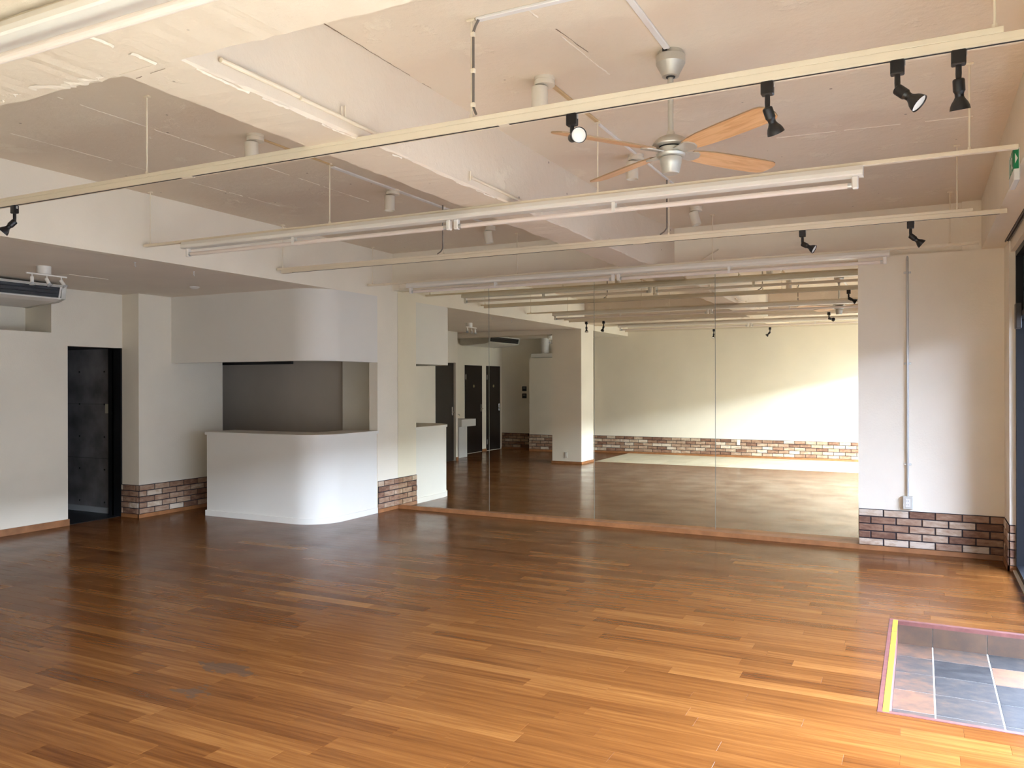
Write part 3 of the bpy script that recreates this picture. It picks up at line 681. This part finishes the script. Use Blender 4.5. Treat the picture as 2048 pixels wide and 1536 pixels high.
# ------------------------------------------------------------------ ceiling fan
fx, fy = -1.155, 4.12
fan = thing('ceiling_fan', (fx, fy, 2.74), 'silver ceiling fan with four light oak blades hanging on a rod', 'fan')
MB().lathe([(.061, 0), (.061, .022), (.073, .0225), (.075, .026), (.075, .064), (.073, .068), (.045, .122), (.044, .130), (.028, .131)], (fx, fy, ZC), (0, 0, -1), 36).build('canopy', SILVER, fan)
MB().lathe([(.024, .0), (.022, .005)], (fx, fy, ZC - .132), (0, 0, -1), 20).build('canopy_gap', DARKG, fan)
MB().box(fx - .022, fx + .004, fy - .0755, fy - .073, ZC - .022, ZC - .002).build('wire_notch', DARKG, fan)
MB().rod((fx, fy, 2.95), (fx, fy, ZC - .12), .0145, 20).build('downrod', SILVER, fan)
MB().lathe([(.018, 0), (.022, -.012), (.024, -.02), (.045, -.026), (.070, -.038), (.088, -.056), (.095, -.070), (.093, -.076), (.060, -.078)], (fx, fy, 2.955), (0, 0, 1), 40).build('motor_housing', SILVER, fan)
MB().lathe([(.060, 0), (.060, -.006)], (fx, fy, 2.878), (0, 0, 1), 32).build('motor_gap', DARKG, fan)
MB().lathe([(.055, .0), (.062, -.004), (.064, -.030), (.075, -.036), (.070, -.048), (.050, -.052)], (fx, fy, 2.873), (0, 0, 1), 36).build('hub', SILVER, fan)
MB().lathe([(.046, .0), (.046, -.004)], (fx, fy, 2.822), (0, 0, 1), 32).build('cap_gap', DARKG, fan)
MB().lathe([(.056, .0), (.057, -.006), (.055, -.03), (.053, -.034), (.044, -.078), (.041, -.082), (.020, -.083)], (fx, fy, 2.819), (0, 0, 1), 36).build('switch_cup', SILVER, fan)
for k in range(4):
    q = math.radians(55 + 90 * k)
    d = Vector((math.cos(q), math.sin(q), 0)); s = Vector((-d.y, d.x, 0)); tl = math.radians(-13)
    s2 = s * math.cos(tl) + UPV * math.sin(tl); n2 = d.cross(s2)
    c0 = Vector((fx, fy, 2.852))
    # outline in (along, across)
    ol = [(.125, -.040), (.18, -.054), (.26, -.064), (.40, -.068), (.58, -.070), (.655, -.069), (.680, -.062), (.697, -.046), (.704, -.020), (.700, .015), (.688, .042), (.664, .058), (.62, .064), (.50, .066), (.36, .064), (.26, .060), (.18, .052), (.125, .040)]
    br = [(.055, -.030), (.10, -.034), (.150, -.044), (.172, -.030), (.185, 0), (.172, .030), (.150, .044), (.10, .034), (.055, .030)]
    def plate(poly, z0, z1):
        mb = MB(); n = len(poly)
        v = [c0 + d * a + s2 * b + n2 * z0 for a, b in poly] + [c0 + d * a + s2 * b + n2 * z1 for a, b in poly]
        mb.add(v, [list(range(n))[::-1], [n + i for i in range(n)]] + [[i, (i + 1) % n, n + (i + 1) % n, n + i] for i in range(n)]); return mb
    org = c0 + d * .1
    mbp = plate(ol, -.003, .004)
    # local frame along the blade so the grain runs lengthwise
    o = bpy.data.objects.new('blade', None)
    me = mbp.mesh('blade', BLADE, Vector((0, 0, 0)))
    R3 = Matrix((d, s2, n2)).transposed().to_4x4(); R3.translation = org
    me.transform(R3.inverted()); me.materials.append(BLADEDGE)
    for p in me.polygons:
        if len(p.vertices) == 4: p.material_index = 1
    o = bpy.data.objects.new('blade', me); place(o, org, fan); o.rotation_euler = R3.to_euler()
    bk = plate(br, -.010, -.0035)
    bmm = bk.mesh('blade_bracket', SILVER, Vector((0, 0, 0))); bmm.transform(R3.inverted())
    b = bpy.data.objects.new('blade_bracket', bmm); COL.objects.link(b); b.parent = o

# ------------------------------------------------------------------ conduits, ducts and cables
def duct(name, p0, p1, wv, hv, m, label, cat='cable duct', grp=None):
    p0 = Vector(p0); p1 = Vector(p1)
    lo = [min(a, b) for a, b in zip(p0, p1)]; hi = [max(a, b) for a, b in zip(p0, p1)]
    if abs(p1.y - p0.y) > abs(p1.x - p0.x): o = MB().cbox(lo[0] - wv / 2, hi[0] + wv / 2, lo[1], hi[1], lo[2] - hv, hi[2], .003)
    else: o = MB().cbox(lo[0], hi[0], lo[1] - wv / 2, hi[1] + wv / 2, lo[2] - hv, hi[2], .003)
    return tag(o.build(name, m), label, cat, grp)
duct('cable_duct', (-4.11, 4.25, ZC), (-4.11, 5.03, ZC), .022, .012, OCHRE, 'ochre cable duct on the ceiling beside the beam, running from the nearest left cylinder light')
duct('cable_duct', (-4.13, 5.07, ZC), (-4.15, 7.72, ZC), .020, .012, DUCTW, 'pale cable duct along the left ceiling, beyond the middle tube light hanger')
duct('cable_duct', (-1.885, 4.21, ZC), (-1.885, 4.97, ZC), .026, .014, OCHRE, 'ochre cable duct on the ceiling behind the near track, left of the fan')
duct('cable_duct', (-1.895, 5.04, ZC), (-1.895, 7.3, ZC), .022, .012, DUCTW, 'white cable duct on the ceiling running behind the fan motor')
duct('cable_duct', (fx, 2.25, ZC), (fx, 4.052, ZC), .032, .014, DUCTW, 'white cable duct across the ceiling ending at the fan canopy')
duct('cable_duct', (-1.86, 3.33, ZC), (-1.20, 3.33, ZC), .034, .014, DUCTW, 'white cable duct on the ceiling ending above the hanging cable')
cb = thing('hanging_cable', (-1.862, 3.318, 2.905), 'dark cable clipped to the near track hanger rod, dropping from the ceiling', 'cable')
hx = -1.874
MB().tube([(-1.845, 3.318, ZC - .015), (-1.862, 3.318, ZC - .04), (hx, 3.318, ZC - .07), (hx, 3.318, 2.95), (-1.856, 3.312, 2.912)], .0062).build('cable', CABLE, cb)
for z in (3.29, 3.12, 2.96): MB().cbox(hx - .011, hx + .011, 3.306, 3.324, z - .011, z + .011, .003).build('cable_clip', CREAM, cb)
def drop_cable(x, y, label, b):
    tag(MB().tube([(x, y, ZC), (x, y, 2.955), (x + b * .4, y, 2.925), (x + b, y, 2.905)], .006).build('drop_cable', CABLE), label, 'cable', 'dark cables down to the farther track')
drop_cable(-4.10, 6.655, 'dark cable dropping to the farther track, left of the beam', -.06)
drop_cable(-1.90, 6.655, 'dark cable dropping to the farther track, right of the beam under the fan', -.06)
# beam side pipe
bp1 = thing('beam_pipe', (-2.53, 2.95, 2.95), 'thin cream pipe along the beam side, above the near track', 'pipe', 'pipes on the beam')
MB().rod((-2.528, 2.40, 2.965), (-2.528, 2.86, 2.963), .0105).build('pipe', CREAM, bp1); MB().rod((-2.526, 2.87, 2.958), (-2.530, 3.62, 2.952), .0095).build('pipe', CREAM, bp1)
MB().rod((-2.526, 3.19, 2.95), (-2.526, 3.19, 3.02), .005).rod((-2.526, 3.165, 2.955), (-2.526, 3.165, 3.01), .004).build('stub', CREAM, bp1)
bp2 = thing('beam_pipe', (-2.53, 4.9, 2.94), 'thin cream pipe along the beam side, between near track and middle tube light', 'pipe', 'pipes on the beam')
MB().rod((-2.53, 4.45, 2.955), (-2.53, 5.3, 2.945), .0095).build('pipe', CREAM, bp2); MB().rod((-2.532, 4.44, 2.93), (-2.532, 4.44, 2.99), .005).build('stub', CREAM, bp2)
for i, (yy, zz, h) in enumerate(((5.62, 2.96, .05), (7.0, 2.93, .05))):
    tag(MB().rod((-2.53, yy, zz), (-2.53, yy, zz + h), .006).build('anchor_stub', CREAM), ('cut-off anchor stub on the beam side above the middle tube light', 'cut-off anchor stub on the beam side below the farther track')[i], 'anchor')
# slanting pipe and stubs on the upper far wall
tag(MB().rod((-2.30, 8.815, 2.90), (-1.95, 8.815, 3.10), .007).build('brace_pipe', CREAM), 'thin slanting pipe on the wall above the mirrors', 'pipe')
wpipe = thing('wall_pipe', (-5.3, 8.815, 2.89), 'thin cream pipe along the ledge above the left mirrors', 'pipe')
MB().rod((-6.1, 8.815, 2.892), (-3.1, 8.815, 2.892), .006).build('pipe', CREAM, wpipe)
for x, h in ((-6.1, .05), (-5.05, .05), (-2.75, .09)): MB().rod((x, 8.815, 2.89), (x, 8.815, 2.89 + h), .007).build('stub', CREAM, wpipe)

# wall conduit with outlet
wc = thing('wall_conduit', (-.117, 8.77, .43), 'grey steel conduit down the right wall to a boxed socket above the bricks', 'conduit')
cx = -.117
MB().tube([(cx, 8.79, 2.885), (cx, 8.768, 2.84), (cx, 8.764, 2.72)], .0115, 12).rod((cx, 8.764, 2.72), (cx, 8.764, .55), .0115, 14).build('pipe', STEEL, wc)
for z in (2.725, 1.84, .86): MB().cbox(cx - .032, cx + .032, 8.772, 8.779, z - .010, z + .010, .002).lathe([(.0135, -.009), (.0135, .009)], (cx, 8.764, z), (0, 0, 1), 14).build('saddle', STEEL, wc)
sb = MB().cbox(cx - .045, cx + .045, 8.735, 8.778, .425, .552, .006).build('socket_box', mat('grey_socket', (.60, .58, .50), .5), wc)
MB().cbox(cx - .022, cx + .022, 8.731, 8.736, .445, .530, .002).build('socket_plate', LAMPWHITE, sb)
for z in (.472, .508):
    for dx in (-.007, .007): MB().box(cx + dx - .0015, cx + dx + .0015, 8.7295, 8.7315, z - .005, z + .005).build('socket_hole', BLACK, sb)

# exit sign on the header
es = thing('exit_sign', (.495, 5.62, 2.82), 'green and white emergency exit sign on the header at the right edge', 'sign')
MB().cbox(.480, .512, 5.48, 5.76, 2.82, 3.01, .004).build('housing', SIGNW, es)
gp = MB().box(.4785, .4802, 5.486, 5.754, 2.885, 3.004).box(.4785, .505, 5.4785, 5.4802, 2.885, 3.004).build('green_panel', GREEN, es)
pg = MB(); X_ = .4776; OY, OZ = -.84, -.205
def quad(y0, z0, y1, z1, wd):
    a = Vector((X_, y0 + OY, z0 + OZ)); b = Vector((X_, y1 + OY, z1 + OZ)); dd = (b - a).normalized(); nn = Vector((0, -dd.z, dd.y)) * wd / 2
    t = Vector((.001, 0, 0)); pg.add([a + nn, a - nn, b - nn, b + nn, a + nn + t, a - nn + t, b - nn + t, b + nn + t], [(0, 1, 2, 3), (7, 6, 5, 4), (0, 4, 5, 1), (1, 5, 6, 2), (2, 6, 7, 3), (3, 7, 4, 0)])
pg.lathe([(.012, 0), (.012, .001)], (X_, 6.46 + OY, 3.198 + OZ), (1, 0, 0), 14)
quad(6.45, 3.180, 6.425, 3.135, .024); quad(6.425, 3.138, 6.46, 3.118, .013); quad(6.46, 3.118, 6.452, 3.093, .011); quad(6.425, 3.138, 6.395, 3.108, .013); quad(6.395, 3.108, 6.365, 3.108, .011)
quad(6.45, 3.178, 6.485, 3.155, .010); quad(6.45, 3.178, 6.405, 3.168, .010); quad(6.53, 3.092, 6.53, 3.205, .011); quad(6.53, 3.205, 6.575, 3.205, .011); quad(6.575, 3.205, 6.575, 3.092, .011)
# the arrow end of the pictogram wraps the near end
pg.add([(.486, 5.4778, 2.975), (.500, 5.4778, 2.945), (.486, 5.4778, 2.915), (.486, 5.4783, 2.975), (.500, 5.4783, 2.945), (.486, 5.4783, 2.915)], [(0, 1, 2), (5, 4, 3), (0, 3, 4, 1), (1, 4, 5, 2), (2, 5, 3, 0)])
pg.build('pictogram', SIGNW, gp)

# ------------------------------------------------------------------ left bay: air conditioners, spot bars, hatch, detector
def aircon(y0, y1, xf, xb, label):
    r = thing('air_conditioner', ((xf + xb) / 2, (y0 + y1) / 2, 2.53), label, 'air conditioner', 'ceiling-hung air conditioners')
    zt = 2.75
    MB().yprofile([(xb, zt), (xf + .01, zt), (xf + .018, zt - .012), (xf, zt - .022), (xf - .035, 2.612), (xf - .008, 2.606), (xf - .016, 2.594), (xf - .12, 2.570), (xb + .05, 2.535), (xb, 2.55)], y0 + .05, y1 - .05).build('casing', LAMPWHITE, r)
    for a, b in ((y0, y0 + .05), (y1 - .05, y1)):
        MB().yprofile([(xb, zt - .002), (xf + .012, zt - .002), (xf + .005, zt - .03), (xf - .012, 2.60), (xf - .13, 2.567), (xb + .05, 2.532), (xb, 2.55)], a, b).build('end_cap', SILVER, r)
    g = MB().yprofile([(xf + .003, zt - .026), (xf - .027, 2.614), (xf - .034, 2.614), (xf - .003, zt - .026)], y0 + .06, y1 - .075).build('grille', BLACK, r)
    for zz in (2.692, 2.652):
        xo = xf + .005 - (zt - .026 - zz) * .27
        MB().yprofile([(xo, zz), (xo + .012, zz - .006), (xo + .012, zz - .009), (xo, zz - .004)], y0 + .08, y1 - .10).build('louvre', mat('louvre_black', (.03, .03, .035), .3) if not bpy.data.materials.get('louvre_black') else bpy.data.materials['louvre_black'], g)
    hb = MB()
    for yy in (y0 + .2, y1 - .2): hb.rod((xf - .25, yy, zt), (xf - .25, yy, ZL), .006)
    hb.build('hanger_bolt', STEEL, r)
aircon(4.22, 5.80, -8.46, -9.2, 'ceiling-hung air conditioner with a black grille at the left edge of the photo')
aircon(.30, 1.85, -8.66, -9.42, 'ceiling-hung air conditioner seen in the mirror above the black doors')
SBW = LAMPWHITE
def spot_bar(x, y, label, z=ZL):
    r = thing('spot_bar', (x, y, z - .18), label, 'light', 'three-head spot bars')
    MB().lathe([(.062, 0), (.063, .003), (.063, .075), (.060, .078)], (x, y, z), (0, 0, -1), 32).build('base', SBW, r)
    MB().cbox(x - .009 + .045, x + .009 + .045, y - .20, y + .20, z - .094, z - .080, .002).build('bar', SBW, r)
    MB().box(x, x + .045, y - .02, y + .02, z - .088, z - .078).build('bracket', SBW, r)
    for i, (dy, a) in enumerate(((-.145, (.1, .0, -1)), (.0, (.35, .25, -.85)), (.145, (.25, .45, -.8)))):
        a = Vector(a).normalized(); h = MB(); px = Vector((x + .045, y + dy, z - .094))
        h.rod(px, px - UPV * .03, .006, 10); q = px - UPV * .034
        h.lathe([(.012, -.012), (.0165, -.010), (.0165, .042), (.014, .045)], q, a, 18)
        h.build('head', SBW, r)
        MB().lathe([(.015, .045), (.022, .058), (.026, .066), (.024, .067), (.005, .067)], q, a, 20).build('bulb', mat('bulb_glass', (.55, .55, .55), .15) if not bpy.data.materials.get('bulb_glass') else bpy.data.materials['bulb_glass'], r)
spot_bar(-7.45, 4.88, 'white three-head spot bar on the low ceiling in front of the left air conditioner')
spot_bar(-7.72, .60, 'white three-head spot bar seen in the mirror beside the square column')
tag(MB().cbox(-8.39, -7.76, 5.35, 5.80, ZL - .004, ZL + .002, .002).build('ceiling_hatch', LOWC), 'square access hatch in the low ceiling beside the spot bar', 'hatch')
tag(MB().lathe([(.055, 0), (.055, .008), (.035, .022), (.018, .026)], (-7.48, 6.70, ZL), (0, 0, -1), 28).build('smoke_detector', LAMPWHITE), 'small white smoke detector on the low ceiling', 'detector')
for (x, y), lb in zip(((-6.46, 5.10), (-6.485, 5.80)), ('left one of two small screw hooks in the low ceiling near the bulkhead edge', 'right one of two small screw hooks in the low ceiling near the bulkhead edge')):
    tag(MB().rod((x, y, ZL), (x, y, ZL - .035), .0035, 8).rod((x, y, ZL - .035), (x + .012, y, ZL - .045), .0035, 8).lathe([(.012, 0), (.012, .003)], (x, y, ZL), (0, 0, -1), 12).build('ceiling_hook', STEEL), lb, 'hook', 'ceiling hooks')
tag(MB().cbox(-9.345, -9.275, 6.93, 6.942, 1.285, 1.405, .003).build('light_switch', mat('ivory_switch', (.72, .68, .55), .5)), 'ivory light switch on the dark concrete wall inside the doorway', 'switch')

# ------------------------------------------------------------------ things seen in the mirror
def black_door(idx, y0, y1, x, sign=False):
    d = struct(MB().cbox(x - .04, x + .012, y0, y1, .008, 2.10, .003).build('door_%d' % idx, BLACKDOOR))
    hy = y0 + .06
    MB().cbox(x + .012, x + .017, hy - .018, hy + .018, .98, 1.16, .002).rod((x + .017, hy, 1.05), (x + .065, hy, 1.05), .009).rod((x + .065, hy - .01, 1.05), (x + .065, hy + .11, 1.05), .009).build('handle', CHROME, d)
    for z in (.22, 1.82): MB().cbox(x + .012, x + .017, y1 - .05, y1 - .018, z - .06, z + .06, .002).build('hinge', STEEL, d)
    if sign: MB().lathe([(.035, 0), (.035, .006)], (x + .012, (y0 + y1) / 2, 1.60), (1, 0, 0), 20).build('sign_disc', mat('brass_disc_%d' % idx, (.45, .38, .22), .4, metal=.5), d)
black_door(4, 2.85, 3.65, XL - .06); black_door(5, .51, 1.34, -9.6, True); black_door(6, -.44, .29, -9.6, True)
ba = thing('wash_basin', (-9.349, 2.02, 0), 'white square wash basin on a white pedestal, seen in the mirror before a black door', 'basin')
bw = mat('ceramic', (.80, .79, .76), .2, spec=.6)
MB().box(-9.598, -9.10, 1.70, 2.34, .70, .73).box(-9.598, -9.57, 1.70, 2.34, .73, .86).box(-9.13, -9.10, 1.70, 2.34, .73, .86).box(-9.57, -9.13, 1.70, 1.73, .73, .86).box(-9.57, -9.13, 2.31, 2.34, .73, .86).build('bowl', bw, ba)
MB().cbox(-9.598, -9.2, 1.92, 2.28, 0, .69, .004).build('pedestal', bw, ba)
MB().tube([(-9.5, 2.02, .86), (-9.5, 2.02, .97), (-9.36, 2.02, .965), (-9.34, 2.02, .94)], .011, 10).build('tap', CHROME, ba)
for z, lb in ((1.53, 'upper one of two dark wall controllers, seen in the mirror by the back corner'), (1.35, 'lower one of two dark wall controllers, seen in the mirror by the back corner')):
    r = thing('wall_controller', (-8.95, YB + .01, z - .06), lb, 'controller', 'wall controllers')
    MB().cbox(-9.01, -8.89, YB, YB + .018, z - .06, z + .06, .003).build('case', mat('dark_controller_%d' % int(z * 100), (.03, .028, .025), .4), r)
    MB().box(-8.985, -8.915, YB + .018, YB + .0195, z + .0, z + .035).build('display', mat('grey_display_%d' % int(z * 100), (.22, .23, .21), .3), r)
dv = thing('vent_duct', (-8.1, -.38, 2.29), 'white round vent duct on a shelf box over the low partition, seen in the mirror', 'duct')
MB().cbox(-8.62, -7.2, -.5, -.24, 2.30, 2.40, .004).build('shelf_box', LAMPWHITE, dv)
MB().rod((-8.30, -.37, 2.40), (-8.30, -.37, ZL), .105, 24).build('pipe', LAMPWHITE, dv)
def wall_socket(x, y, z, ny, label):
    r = thing('wall_socket', (x, y, z - .06), label, 'socket', 'wall sockets')
    MB().cbox(x - .036, x + .036, y, y + ny * .010, z - .06, z + .06, .003).build('plate', CYL, r)
    MB().cbox(x - .014, x + .014, y + ny * .010, y + ny * .013, z - .035, z + .035, .001).build('insert', LAMPWHITE, r)
wall_socket(-6.56, 2.41, .18, 1, 'ivory wall socket low on the square column, seen in the mirror')
wall_socket(-3.64, YB + .016, .335, 1, 'white wall socket among the bricks of the back wall, seen in the mirror')
